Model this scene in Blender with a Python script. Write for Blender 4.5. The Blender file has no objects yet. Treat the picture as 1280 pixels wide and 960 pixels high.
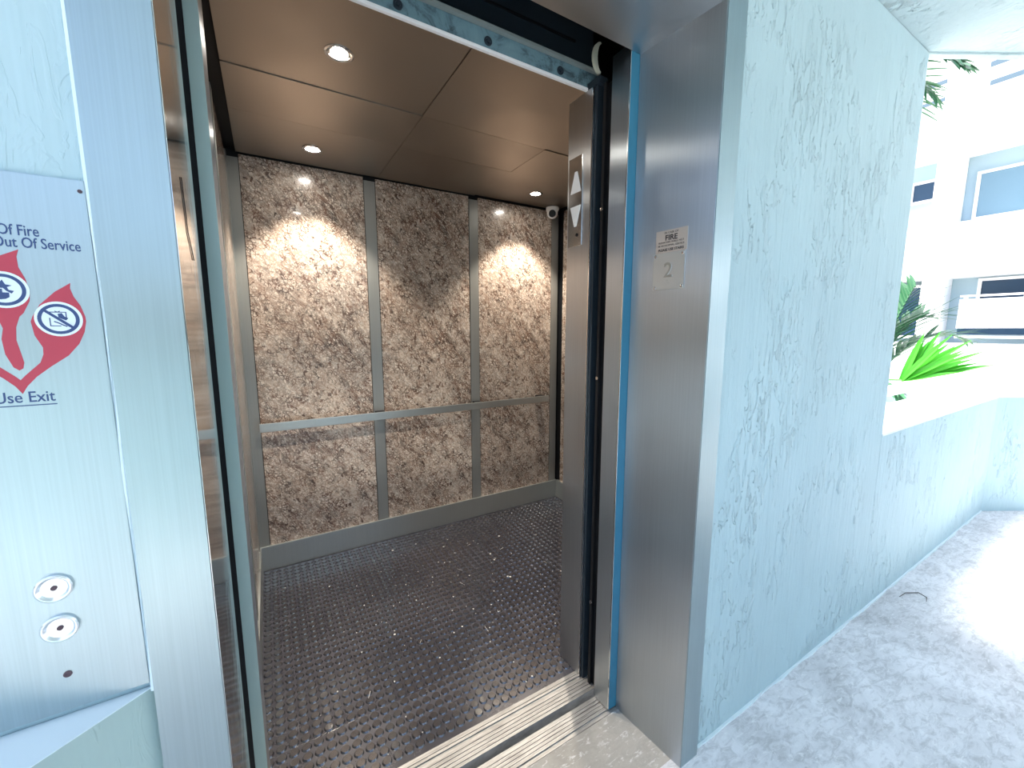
import bpy, bmesh, math, random
from mathutils import Vector, Matrix
random.seed(7)
C = bpy.context.scene.collection
SC = bpy.context.scene

# ------------------------------------------------------------------ camera
cam_d = bpy.data.cameras.new('camera')
cam_d.sensor_width = 36.0
cam_d.lens = 508.7 / 1280 * 36.0
cam_d.clip_start = 0.02
cam = bpy.data.objects.new('camera', cam_d)
C.objects.link(cam)
cam.location = (0, 0, 1.38)
cam.rotation_euler = (math.radians(90 - 7.6), 0, math.radians(-30.9))
SC.camera = cam

# ------------------------------------------------------------------ world, sun, exposure
W = bpy.data.worlds.new('sky')
SC.world = W
W.use_nodes = True
wn = W.node_tree
wn.nodes.clear()
sky = wn.nodes.new('ShaderNodeTexSky')
sky.sky_type = 'NISHITA'
sky.sun_disc = False
sky.sun_elevation = math.radians(66)
sky.sun_rotation = math.radians(-30)
sky.air_density = 1.0
sky.dust_density = 4.0
sky.ozone_density = 1.0
bgn = wn.nodes.new('ShaderNodeBackground')
bgn.inputs['Strength'].default_value = 0.5
won = wn.nodes.new('ShaderNodeOutputWorld')
wn.links.new(sky.outputs[0], bgn.inputs[0])
wn.links.new(bgn.outputs[0], won.inputs[0])

sun_d = bpy.data.lights.new('sun', 'SUN')
sun_d.energy = 11
sun_d.angle = math.radians(18)
sun_d.color = (1.0, 0.97, 0.92)
sun = bpy.data.objects.new('sun', sun_d)
C.objects.link(sun)
sun.location = (-3, 5, 12)
sun.rotation_euler = Vector((-0.22, 0.30, 0.93)).to_track_quat('Z', 'Y').to_euler()

SC.view_settings.view_transform = 'Standard'
SC.view_settings.look = 'None'
SC.view_settings.exposure = 0.17
SC.view_settings.gamma = 1.0
SC.view_settings.use_curve_mapping = False


# ------------------------------------------------------------------ materials
def mat(name, col, rough=0.5, metal=0.0, **kw):
    m = bpy.data.materials.new(name)
    m.use_nodes = True
    b = m.node_tree.nodes['Principled BSDF']
    b.inputs['Base Color'].default_value = (*col, 1)
    b.inputs['Roughness'].default_value = rough
    b.inputs['Metallic'].default_value = metal
    for k, v in kw.items():
        b.inputs[k.replace('_', ' ')].default_value = v
    return m


class NT:
    """small node building helper"""
    def __init__(s, m):
        s.m = m
        s.t = m.node_tree
        s.b = s.t.nodes['Principled BSDF']
        s.co = s.t.nodes.new('ShaderNodeTexCoord').outputs['Object']

    def n(s, kind, **kw):
        nd = s.t.nodes.new(kind)
        for k, v in kw.items():
            setattr(nd, k, v)
        return nd

    def l(s, a, b):
        s.t.links.new(a, b)

    def mapping(s, scale=(1, 1, 1), rot=(0, 0, 0), src=None):
        nd = s.n('ShaderNodeMapping')
        nd.inputs['Scale'].default_value = scale
        nd.inputs['Rotation'].default_value = rot
        s.l(src or s.co, nd.inputs['Vector'])
        return nd.outputs[0]

    def noise(s, vec, scale, detail=3, rough=0.5, dist=0.0):
        nd = s.n('ShaderNodeTexNoise')
        s.l(vec, nd.inputs['Vector'])
        nd.inputs['Scale'].default_value = scale
        nd.inputs['Detail'].default_value = detail
        nd.inputs['Roughness'].default_value = rough
        nd.inputs['Distortion'].default_value = dist
        return nd.outputs[0]

    def ramp(s, fac, stops):
        nd = s.n('ShaderNodeValToRGB')
        e = nd.color_ramp.elements
        while len(e) < len(stops):
            e.new(0.5)
        for el, (p, c) in zip(e, stops):
            el.position = p
            el.color = (*c, 1) if len(c) == 3 else c
        s.l(fac, nd.inputs[0])
        return nd.outputs[0]

    def math(s, op, a, b):
        nd = s.n('ShaderNodeMath', operation=op)
        for i, x in enumerate((a, b)):
            if isinstance(x, (int, float)):
                nd.inputs[i].default_value = x
            else:
                s.l(x, nd.inputs[i])
        return nd.outputs[0]

    def mix(s, fac, a, b, blend='MIX'):
        nd = s.n('ShaderNodeMix', data_type='RGBA', blend_type=blend)
        for i, x in ((0, fac), (6, a), (7, b)):
            if isinstance(x, (int, float)):
                nd.inputs[i].default_value = x
            elif isinstance(x, tuple):
                nd.inputs[i].default_value = (*x, 1)
            else:
                s.l(x, nd.inputs[i])
        return nd.outputs[2]

    def bump(s, h, strength, dist):
        nd = s.n('ShaderNodeBump')
        nd.inputs['Strength'].default_value = strength
        nd.inputs['Distance'].default_value = dist
        s.l(h, nd.inputs['Height'])
        s.l(nd.outputs[0], s.b.inputs['Normal'])

    def color(s, c):
        s.l(c, s.b.inputs['Base Color'])


G = lambda v: (v, v, v)


def steel_mat(name, col=(0.62, 0.63, 0.64), rough=0.27, aniso=0.75, var=0.08, rot=0.0):
    m = mat(name, col, rough, 1.0, Anisotropic=aniso)
    t = NT(m)
    tan = t.n('ShaderNodeTangent', direction_type='RADIAL', axis='Z')
    t.l(tan.outputs[0], t.b.inputs['Tangent'])
    t.b.inputs['Anisotropic Rotation'].default_value = rot
    sm = t.noise(t.mapping((1, 1, 0.6)), 5, 3, 0.5, 0.2)
    st = t.noise(t.mapping((160, 160, 1.2)), 3, 2, 0.6)
    r = t.ramp(sm, [(0.35, G(rough - var * 0.5)), (0.7, G(rough + var))])
    t.l(r, t.b.inputs['Roughness'])
    c = t.mix(0.18, tuple(col), st, 'MULTIPLY')
    t.color(t.mix(0.10, c, sm, 'MULTIPLY'))
    return m


def stucco_mat(name, col, stretch=(1, 1, 0.26), strength=0.8, dirt=0.0):
    m = mat(name, col, 0.62)
    t = NT(m)
    v = t.mapping(stretch)
    ridge = t.noise(v, 42, 3, 0.55, 0.9)
    ridge = t.ramp(ridge, [(0.525, G(0)), (0.56, G(1)), (0.70, G(0.75))])
    patch = t.ramp(t.noise(t.mapping((1, 1, 0.7)), 4.2, 3, 0.6, 0.4), [(0.50, G(0.04)), (0.63, G(1))])
    broad = t.noise(v, 7, 3, 0.5, 0.4)
    drag = t.noise(t.mapping((1, 1, 0.04)), 55, 2, 0.5)
    h = t.math('MULTIPLY', ridge, patch)
    h = t.math('ADD', h, t.math('MULTIPLY', broad, 0.9))
    h = t.math('ADD', h, t.math('MULTIPLY', drag, 0.25))
    t.bump(h, strength, 0.014)
    tone = t.noise(t.mapping((1, 1, 0.5)), 2.2, 4, 0.6)
    c = t.ramp(tone, [(0.3, tuple(x * 0.93 for x in col)), (0.7, tuple(min(1, x * 1.04) for x in col))])
    if dirt:
        d = t.ramp(t.noise(t.mapping((1, 1, 1)), 9, 6, 0.7, 0.6), [(0.62, G(1)), (0.78, G(1 - dirt))])
        c = t.mix(1.0, c, d, 'MULTIPLY')
    t.color(c)
    return m


def granite_mat():
    m = mat('granite_laminate', (0.6, 0.5, 0.4), 0.20, Coat_Weight=0.3)
    m.node_tree.nodes['Principled BSDF'].inputs['Coat Roughness'].default_value = 0.05
    t = NT(m)
    v = t.mapping((1.0, 1.0, 0.74), src=t.mapping(rot=(0, math.radians(36), 0)))
    v2 = t.mapping((1.0, 1.0, 0.30), src=t.mapping(rot=(0, math.radians(38), 0)))
    iso = t.mapping((1, 1, 1))
    base = t.ramp(t.noise(v, 40, 6, 0.7, 1.0), [(0.30, (0.46, 0.35, 0.28)), (0.44, (0.70, 0.59, 0.49)), (0.56, (0.82, 0.73, 0.63)), (0.72, (0.92, 0.87, 0.79))])
    mask = t.ramp(t.noise(v2, 8, 4, 0.6, 0.6), [(0.40, G(1)), (0.64, G(0.30))])
    n1 = t.noise(v, 46, 4, 0.62, 2.2)
    squig = t.ramp(n1, [(0.435, G(0)), (0.475, G(1)), (0.505, G(1)), (0.545, G(0))])
    n2_ = t.noise(iso, 80, 4, 0.6, 1.2)
    specks = t.ramp(n2_, [(0.38, G(1)), (0.45, G(0))])
    n3 = t.noise(v2, 20, 5, 0.65, 1.0)
    streak = t.ramp(n3, [(0.465, G(0)), (0.49, G(1)), (0.515, G(1)), (0.54, G(0))])
    n4 = t.noise(v, 30, 5, 0.6, 1.4)
    blot = t.ramp(n4, [(0.36, G(1)), (0.43, G(0))])
    dark = t.math('MAXIMUM', t.math('MULTIPLY', squig, mask), t.math('MULTIPLY', specks, 0.75))
    dark = t.math('MAXIMUM', dark, t.math('MULTIPLY', streak, mask))
    dark = t.math('MAXIMUM', dark, blot)
    warp = t.n('ShaderNodeTexNoise')
    t.l(v, warp.inputs['Vector'])
    warp.inputs['Scale'].default_value = 45
    warp.inputs['Detail'].default_value = 3
    add = t.n('ShaderNodeVectorMath', operation='MULTIPLY_ADD')
    t.l(warp.outputs['Color'], add.inputs[0])
    add.inputs[1].default_value = (0.028, 0.028, 0.028)
    t.l(v, add.inputs[2])
    vor = t.n('ShaderNodeTexVoronoi', feature='DISTANCE_TO_EDGE')
    t.l(add.outputs[0], vor.inputs['Vector'])
    vor.inputs['Scale'].default_value = 62
    edge = t.ramp(vor.outputs['Distance'], [(0.05, G(1)), (0.17, G(0))])
    emask = t.ramp(t.noise(v, 17, 4, 0.6, 0.8), [(0.42, G(1)), (0.60, G(0.30))])
    dark = t.math('MAXIMUM', dark, t.math('MULTIPLY', edge, emask))
    tint = t.ramp(t.noise(v, 25, 2, 0.5), [(0.35, (0.045, 0.030, 0.026)), (0.65, (0.14, 0.070, 0.046))])
    c = t.mix(t.math('MULTIPLY', dark, 0.95), base, tint)
    cloud = t.ramp(t.noise(v2, 3.5, 3, 0.5, 0.5), [(0.38, (0.86, 0.83, 0.81)), (0.58, (1, 1, 1))])
    t.color(t.mix(0.8, c, cloud, 'MULTIPLY'))
    return m


def concrete_mat(name, col, stain=0.35, scuff=0.5):
    m = mat(name, col, 0.7)
    t = NT(m)
    a = t.noise(t.mapping((1, 1, 1)), 2.1, 7, 0.68, 0.5)
    b = t.noise(t.mapping((1, 2.2, 1), (0, 0, 0.7)), 17, 6, 0.75, 0.8)
    c = t.ramp(a, [(0.34, tuple(x * (1 - stain) for x in col)), (0.62, col)])
    d = t.ramp(b, [(0.38, G(0.66)), (0.54, G(1))])
    c = t.mix(scuff, c, d, 'MULTIPLY')
    w = t.ramp(t.noise(t.mapping((1, 2.6, 1), (0, 0, 0.6)), 26, 6, 0.7, 0.8), [(0.56, G(0)), (0.66, G(1))])
    c = t.mix(t.math('MULTIPLY', w, 0.6), c, (0.86, 0.86, 0.86))
    t.color(c)
    t.bump(b, 0.25, 0.003)
    return m


def rubber_mat():
    m = mat('black_rubber', (0.030, 0.029, 0.034), 0.28, 0.0, Specular_IOR_Level=0.8)
    t = NT(m)
    a = t.noise(t.mapping((1, 1, 1)), 3.2, 6, 0.66, 0.6)
    dust = t.ramp(a, [(0.42, G(0)), (0.75, G(0.5))])
    scr = t.ramp(t.noise(t.mapping((1, 0.09, 1), (0, 0, 0.5)), 30, 5, 0.7, 2.0), [(0.66, G(0)), (0.70, G(0.55))])
    c = t.mix(dust, (0.036, 0.037, 0.050), (0.100, 0.102, 0.128))
    c = t.mix(scr, c, (0.30, 0.30, 0.31))
    t.color(c)
    t.l(t.ramp(a, [(0.3, G(0.20)), (0.7, G(0.36))]), t.b.inputs['Roughness'])
    return m


M = {}
M['steel'] = steel_mat('brushed_steel', rough=0.33, aniso=0.9)
M['steel_frame'] = steel_mat('brushed_steel_frame', (0.47, 0.565, 0.59), 0.35, 0.6, 0.10)
M['steel_reveal'] = steel_mat('brushed_steel_reveal', (0.58, 0.625, 0.66), 0.33, 0.97, 0.03)
M['steel_plate'] = steel_mat('steel_plate', (0.51, 0.60, 0.63), 0.38, 0.5, 0.08)
M['steel_polish'] = mat('polished_steel', (0.72, 0.73, 0.74), 0.12, 1.0)
M['steel_post'] = steel_mat('satin_steel_post', (0.42, 0.43, 0.41), 0.48, 0.5, 0.06)
M['steel_post'].node_tree.nodes['Principled BSDF'].inputs['Metallic'].default_value = 0.7
M['steel_mirror'] = mat('polished_reveal_steel', (0.60, 0.61, 0.61), 0.10, 1.0)
_t = NT(M['steel_mirror'])
_t.bump(_t.noise(_t.mapping((1, 2, 1)), 9, 2, 0.5), 0.15, 0.003)
M['steel_kick'] = steel_mat('satin_steel_kick', (0.60, 0.63, 0.61), 0.30, 0.6, 0.06)
M['steel_kick'].node_tree.nodes['Principled BSDF'].inputs['Metallic'].default_value = 0.8
M['ceiling_metal'] = steel_mat('bronze_ceiling_metal', (0.40, 0.355, 0.31), 0.42, 0.2, 0.05)
M['aluminium'] = mat('worn_aluminium', (0.5, 0.5, 0.48), 0.45, 0.5)
_t = NT(M['aluminium'])
_t.color(_t.ramp(_t.noise(_t.mapping((0.4, 6, 1)), 22, 5, 0.7, 0.4), [(0.35, (0.27, 0.265, 0.255)), (0.62, (0.50, 0.495, 0.48))]))
M['stucco'] = stucco_mat('blue_stucco', (0.455, 0.60, 0.635), dirt=0.10)
M['stucco_base_shaded'] = stucco_mat('greenish_stucco_base_shaded', (0.38, 0.49, 0.47), strength=0.3)
M['stucco_soffit'] = stucco_mat('blue_stucco_soffit', (0.50, 0.62, 0.64), (1, 0.3, 1), 0.8)
M['parapet_top'] = mat('white_painted_cap', (0.86, 0.88, 0.88), 0.6)
M['concrete'] = concrete_mat('walkway_concrete', (0.78, 0.78, 0.80), 0.32, 0.8)
M['sill_concrete'] = concrete_mat('threshold_concrete', (0.46, 0.44, 0.40), 0.25, 0.3)
M['granite'] = granite_mat()
M['rubber'] = rubber_mat()
M['stud'] = mat('worn_stud_rubber', (0.024, 0.024, 0.032), 0.20, 0.0, Specular_IOR_Level=0.8, Coat_Weight=0.8, IOR=1.75)
M['white_paint'] = mat('white_paint', (0.88, 0.89, 0.90), 0.55)
M['white_paint_shade'] = mat('white_paint_shaded', (0.36, 0.48, 0.54), 0.6)  # white paint with the recess shade put into the colour
M['slot_shade'] = mat('grey_blue_ledge_shadow_gap', (0.10, 0.16, 0.21), 0.7)
M['glass_dark'] = mat('dark_window_glass', (0.025, 0.055, 0.10), 0.15, 0.0, Specular_IOR_Level=0.35)
M['glass'] = mat('blue_window_glass', (0.16, 0.27, 0.34), 0.06, 0.0, Specular_IOR_Level=0.6)
M['black'] = mat('black_paint', (0.008, 0.009, 0.011), 0.6, 0.0, Specular_IOR_Level=0.25)
M['shaft'] = mat('hoistway_dark', (0.03, 0.032, 0.035), 0.9)
M['teal'] = mat('teal_painted_steel', (0.17, 0.30, 0.35), 0.5, 0.2)
_t = NT(M['teal'])
_t.color(_t.ramp(_t.noise(_t.mapping((1, 1, 1)), 14, 5, 0.7, 0.6), [(0.36, (0.06, 0.10, 0.12)), (0.50, (0.16, 0.28, 0.33)), (0.8, (0.22, 0.36, 0.41))]))
M['navy'] = mat('dark_navy_steel', (0.022, 0.035, 0.048), 0.5, 0.3)
M['ledge'] = mat('grimy_grey_ledge', (0.36, 0.40, 0.38), 0.55, 0.3)
M['blue_film'] = mat('blue_protective_film', (0.035, 0.20, 0.32), 0.38)
M['pale_green'] = mat('pale_reflecting_steel', (0.42, 0.55, 0.54), 0.34, 0.4)  # steel with the reflected daylight put into its pale green colour
M['white_plastic'] = mat('white_plastic', (0.86, 0.86, 0.85), 0.35)
M['black_plastic'] = mat('black_plastic', (0.006, 0.006, 0.007), 0.35, 0.0, Specular_IOR_Level=0.2)
M['red_print'] = mat('red_print', (0.50, 0.045, 0.075), 0.45)
M['navy_print'] = mat('navy_print', (0.035, 0.07, 0.19), 0.5)
M['white_print'] = mat('white_print', (0.80, 0.87, 0.90), 0.5)
M['black_print'] = mat('black_print', (0.02, 0.02, 0.025), 0.5)
M['sign_metal'] = mat('brushed_aluminium_sign', (0.66, 0.63, 0.60), 0.42, 0.7)
M['engraved'] = mat('raised_floor_number', (0.40, 0.46, 0.48), 0.3, 0.9)
M['number_plate'] = mat('satin_number_plate', (0.62, 0.68, 0.70), 0.38, 0.8)
M['rust_hole'] = mat('dark_keyhole', (0.09, 0.05, 0.06), 0.6)
M['caulk'] = mat('white_caulk_and_lit_ledge', (0.72, 0.82, 0.85), 0.6)
M['button'] = mat('bright_button_metal', (0.80, 0.82, 0.83), 0.26, 0.9)
M['tape'] = mat('yellowed_plastic', (0.58, 0.60, 0.48), 0.5)
M['leaf_bright'] = mat('bright_palm_leaf', (0.045, 0.36, 0.012), 0.45)
M['leaf_dark'] = mat('dark_palm_leaf', (0.035, 0.15, 0.06), 0.42)
M['trunk'] = mat('palm_trunk', (0.28, 0.23, 0.18), 0.9)
M['paving'] = mat('courtyard_paving', (0.50, 0.50, 0.47), 0.9)
M['debris'] = mat('white_paper_scraps', (0.78, 0.77, 0.74), 0.8)
M['grey_dust'] = mat('grey_dust', (0.30, 0.30, 0.32), 0.9)
M['twig'] = mat('dry_twig', (0.10, 0.08, 0.07), 0.8)
lamp_m = bpy.data.materials.new('lamp_lens')
lamp_m.use_nodes = True
lamp_m.node_tree.nodes['Principled BSDF'].inputs['Emission Color'].default_value = (1.0, 0.93, 0.83, 1)
lamp_m.node_tree.nodes['Principled BSDF'].inputs['Emission Strength'].default_value = 130
M['lamp'] = lamp_m


# ------------------------------------------------------------------ mesh helpers
class MB:
    def __init__(s):
        s.bm = bmesh.new()

    def box(s, x0, x1, y0, y1, z0, z1, bev=0.0):
        v = [s.bm.verts.new(p) for p in ((x0, y0, z0), (x1, y0, z0), (x1, y1, z0), (x0, y1, z0),
                                         (x0, y0, z1), (x1, y0, z1), (x1, y1, z1), (x0, y1, z1))]
        fs = [s.bm.faces.new([v[i] for i in q]) for q in ((0, 3, 2, 1), (4, 5, 6, 7), (0, 1, 5, 4), (1, 2, 6, 5), (2, 3, 7, 6), (3, 0, 4, 7))]
        if bev:
            es = list({e for f in fs for e in f.edges})
            bmesh.ops.bevel(s.bm, geom=es, offset=bev, segments=2, profile=0.7, affect='EDGES')
        return s

    def prism(s, pts, axis, a, b, bev=0.0):
        """polygon pts (2D) extruded along axis from a to b"""
        def P(u, v, w):
            return {'x': (w, u, v), 'y': (u, w, v), 'z': (u, v, w)}[axis]
        lo = [s.bm.verts.new(P(u, v, a)) for u, v in pts]
        hi = [s.bm.verts.new(P(u, v, b)) for u, v in pts]
        n = len(pts)
        fs = [s.bm.faces.new(lo), s.bm.faces.new(hi[::-1])]
        fs += [s.bm.faces.new((lo[i], hi[i], hi[(i + 1) % n], lo[(i + 1) % n])) for i in range(n)]
        if bev:
            es = list(fs[0].edges)
            bmesh.ops.bevel(s.bm, geom=es, offset=bev, segments=2, profile=0.7, affect='EDGES')
        return s

    def lathe(s, prof, origin, axis='z', seg=32):
        """prof list of (r, h) revolve around axis through origin"""
        o = Vector(origin)
        A = {'x': (Vector((0, 1, 0)), Vector((0, 0, 1)), Vector((1, 0, 0))),
             'y': (Vector((1, 0, 0)), Vector((0, 0, 1)), Vector((0, 1, 0))),
             'z': (Vector((1, 0, 0)), Vector((0, 1, 0)), Vector((0, 0, 1)))}[axis]
        rings = []
        for r, h in prof:
            if r < 1e-6:
                rings.append([s.bm.verts.new(o + A[2] * h)])
            else:
                rings.append([s.bm.verts.new(o + A[2] * h + A[0] * r * math.cos(2 * math.pi * k / seg) + A[1] * r * math.sin(2 * math.pi * k / seg)) for k in range(seg)])
        for p, q in zip(rings, rings[1:]):
            for k in range(seg):
                k2 = (k + 1) % seg
                if len(p) == 1 and len(q) == 1:
                    continue
                if len(p) == 1:
                    s.bm.faces.new((p[0], q[k], q[k2]))
                elif len(q) == 1:
                    s.bm.faces.new((p[k], q[0], p[k2]))
                else:
                    s.bm.faces.new((p[k], q[k], q[k2], p[k2]))
        return s

    def tube(s, pts, radii, seg=8):
        pts = [Vector(p) for p in pts]
        if not isinstance(radii, (list, tuple)):
            radii = [radii] * len(pts)
        rings = []
        for i, p in enumerate(pts):
            d = (pts[min(i + 1, len(pts) - 1)] - pts[max(i - 1, 0)]).normalized()
            u = d.cross(Vector((0, 0, 1)))
            if u.length < 1e-3:
                u = d.cross(Vector((0, 1, 0)))
            u.normalize()
            w = u.cross(d)
            rings.append([s.bm.verts.new(p + radii[i] * (u * math.cos(2 * math.pi * k / seg) + w * math.sin(2 * math.pi * k / seg))) for k in range(seg)])
        for p, q in zip(rings, rings[1:]):
            for k in range(seg):
                s.bm.faces.new((p[k], p[(k + 1) % seg], q[(k + 1) % seg], q[k]))
        s.bm.faces.new(rings[0][::-1])
        s.bm.faces.new(rings[-1])
        return s

    def build(s, name, m, parent=None, smooth=False):
        bmesh.ops.recalc_face_normals(s.bm, faces=s.bm.faces)
        co = [v.co for v in s.bm.verts]
        off = Vector(((min(c.x for c in co) + max(c.x for c in co)) / 2, (min(c.y for c in co) + max(c.y for c in co)) / 2, min(c.z for c in co)))
        for v in s.bm.verts:
            v.co -= off
        me = bpy.data.meshes.new(name)
        s.bm.to_mesh(me)
        s.bm.free()
        if smooth:
            for p in me.polygons:
                p.use_smooth = True
            me.set_sharp_from_angle(angle=math.radians(27))
        me.materials.append(M[m] if isinstance(m, str) else m)
        o = bpy.data.objects.new(name, me)
        C.objects.link(o)
        o.location = off - wloc(parent)
        if parent:
            o.parent = parent
        return o


def wloc(o):
    p = Vector((0, 0, 0))
    while o:
        p = p + o.location
        o = o.parent
    return p


def box(name, m, x0, x1, y0, y1, z0, z1, parent=None, bev=0.0):
    return MB().box(x0, x1, y0, y1, z0, z1, bev).build(name, m, parent)


def empty(name, loc):
    o = bpy.data.objects.new(name, None)
    C.objects.link(o)
    o.location = loc
    o.empty_display_size = 0.05
    return o


def tag(o, label, cat, group=None, kind=None):
    o['label'] = label
    o['category'] = cat
    if group:
        o['group'] = group
    if kind:
        o['kind'] = kind
    return o


def struct(o, label=None):
    o['kind'] = 'structure'
    if label:
        o['label'] = label
    return o


def text(name, s, m, size, loc, rot, depth, parent=None, align='CENTER', sx=1.0, bold=0.0):
    cu = bpy.data.curves.new(name, 'FONT')
    cu.body = s
    cu.size = size
    cu.extrude = depth
    cu.offset = bold
    cu.align_x = align
    cu.resolution_u = 3
    t = bpy.data.objects.new(name + '_curve', cu)
    C.objects.link(t)
    bpy.context.view_layer.update()
    me = bpy.data.meshes.new_from_object(t)
    me.name = name
    bpy.data.objects.remove(t)
    me.transform(Matrix.LocRotScale(None, rot, Vector((1, 1, 1))) @ Matrix.Diagonal((sx, 1, 1, 1)))
    me.materials.clear()
    me.materials.append(M[m])
    o = bpy.data.objects.new(name, me)
    C.objects.link(o)
    o.location = Vector(loc) - wloc(parent)
    if parent:
        o.parent = parent
    return o


from mathutils import Euler
ROT_FRONT = Euler((math.radians(90), 0, 0))                     # text facing -y
ROT_LEFT = Euler((math.radians(90), 0, math.radians(-90)))      # text facing -x

# ================================================================== THE SETTING
YF, YR = 0.700, 0.945          # wall face, back of the reveal
XL0, XL1 = -0.168, -0.092      # left frame face
XR0, XR1 = 1.033, 1.116        # right frame face
ZH = 2.192                     # frame head
ZW = 2.520                     # walkway ceiling
XE = 2.437                     # free end of the right wall
ZP = 0.896                     # parapet height
d2 = Vector((0.866, -0.5, 0))  # the parapet turns 30 degrees
n2 = Vector((0.5, 0.866, 0))
pc = Vector((4.61, YF, 0))     # the corner

# floor of the walkway
f = MB()
f.prism([(-3.2, -3.6), (9.2, -3.6), (9.0, -1.8), (4.66, 0.72), (-3.2, 0.72)], 'z', -0.22, 0.0)
floor = struct(f.build('floor', 'concrete'), 'worn pale grey concrete walkway floor')
th = MB().box(-0.13, 1.06, 0.72, 0.937, -0.22, -0.0005)
struct(th.build('floor_threshold', 'sill_concrete'), 'beige grey concrete threshold in front of the metal sills')
# walkway ceiling with a dropped lip along its free edge
e0 = Vector((XE, YF, 0))
e1 = e0 + d2 * 5.5
ce = MB().prism([(-0.55, -2.4), (e1.x, -2.4), (e1.x, e1.y), (XE, YF), (XE, 0.93), (-0.55, 0.93)], 'z', ZW, ZW + 0.25)  # unseen left end cut back so sky lights the left wall
ceil = struct(ce.build('ceiling', 'stucco_soffit'), 'pale blue textured walkway ceiling')
q0, q1 = e0 - d2 * 0.02, e1
w = n2 * 0.03
lip = MB().prism([(q0.x, q0.y), (q1.x, q1.y), (q1.x + w.x, q1.y + w.y), (q0.x + w.x, q0.y + w.y)], 'z', ZW - 0.008, ZW + 0.27)
lip.build('ceiling_lip', 'stucco_soffit', ceil)
# left wall above, beside and under the call panel
wl = MB()
wl.box(-3.2, XL0, YF, 0.93, 0.889, ZW)
wl.box(-3.2, -0.55, YF, 0.93, ZW, 6.0)  # unseen upper wall, raised to keep the sun out
wl.prism([(YF + 0.002, 0.0), (YF + 0.002, 0.889), (0.93, 0.889), (0.93, 0.0)], 'x', -3.2, XL0)
wall_left = struct(wl.build('wall_left', 'stucco'), 'pale blue stucco wall left of the lift')
# wedge shaped projecting base under the call panel
wd = MB()
A = [(-0.167, YF), (-1.0, YF - 0.59), (-1.9, YF - 0.62), (-1.9, YF)]
wd.prism(A, 'z', 0.0, 0.882)
bs = wd.build('wall_base', 'stucco_base_shaded', wall_left)  # greenish base, its front shade put into the darker colour
MB().prism([(-0.168, YF - 0.0005), (-1.0, YF - 0.592), (-1.9, YF - 0.622), (-1.9, YF - 0.0005)], 'z', 0.8822, 0.8835).build('ledge_top_lit', 'caulk', wall_left)  # light falling on the ledge is put into this whiter colour
# right wall
wr = MB().box(XR1 - 0.002, XE, YF, 0.93, 0.0, ZW, 0.012)
struct(wr.build('wall_right', 'stucco'), 'pale blue trowelled stucco wall right of the lift')
# wall above the frame
struct(box('wall_above', 'stucco', XL0, XR1, YF, 0.93, 2.30, ZW), 'stucco over the lift doorway')
# parapet (two runs) with sunlit cap
pe = pc + d2 * 4.2
pa = MB()
pa.prism([(XE - 0.01, YF), (pc.x, pc.y), (pc.x + 0.5, 1.0), (XE - 0.01, 1.0)], 'z', 0.0, ZP - 0.012)
wp = struct(pa.build('wall_parapet', 'stucco'), 'low stucco parapet wall running on from the tall wall')
pb = MB()
pb.prism([(pc.x, pc.y), (pe.x, pe.y), (pe.x + n2.x * .655, pe.y + n2.y * .655), (5.43, 1.0), (pc.x + 0.5, 1.0)], 'z', 0.0, ZP - 0.012)
struct(pb.build('wall_parapet_end', 'stucco'), 'low stucco parapet after the corner')
cp = MB()
cp.prism([(XE + 0.001, YF), (pc.x, pc.y), (pe.x, pe.y), (pe.x + n2.x * .655, pe.y + n2.y * .655), (5.43, 1.0), (XE + 0.001, 1.0)], 'z', ZP - 0.012, ZP, 0.004)
struct(cp.build('trim_1', 'parapet_top'), 'white sunlit cap of the parapet')
# unseen parapet behind the viewer, added for reflections, raised to cut sky light
struct(box('wall_back_unseen_parapet', 'stucco', -3.2, 4.5, -2.05, -1.9, 0.0, 1.25))
# base lip of dirt-white coating along the right wall
tb = MB()
pts = []
random.seed(3)
n = 46
prev = None
for i in range(n):
    x = XR1 + 0.02 + (pc.x - XR1 - 0.02) * i / (n - 1)
    wdt = 0.003 + 0.008 * random.random()
    pts.append((x, YF - wdt))
tb.prism([(XR1 + 0.02, YF + 0.004)] + pts + [(pc.x, YF + 0.004)], 'z', 0.0, 0.007, 0.0)
struct(tb.build('baseboard_right', 'caulk'), 'ragged paint lip along the foot of the stucco wall')

# hoistway shell, keeps daylight out of the shaft
hs = MB()
hs.box(-0.6, 2.10, 2.70, 2.78, -0.5, 2.72)
hs.box(-0.7, -0.6, 0.93, 2.78, -0.5, 2.72)
hs.box(2.06, 2.12, 0.93, 2.78, -0.5, 2.72)
hs.box(-0.7, 2.12, 0.93, 2.78, 2.66, 2.72)
hs.box(-0.7, 2.12, 0.93, 2.78, -0.6, -0.5)
hs.box(-0.7, 2.12, 0.85, 0.93, ZW, 2.72)
struct(hs.build('wall_hoistway', 'shaft'))

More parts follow.
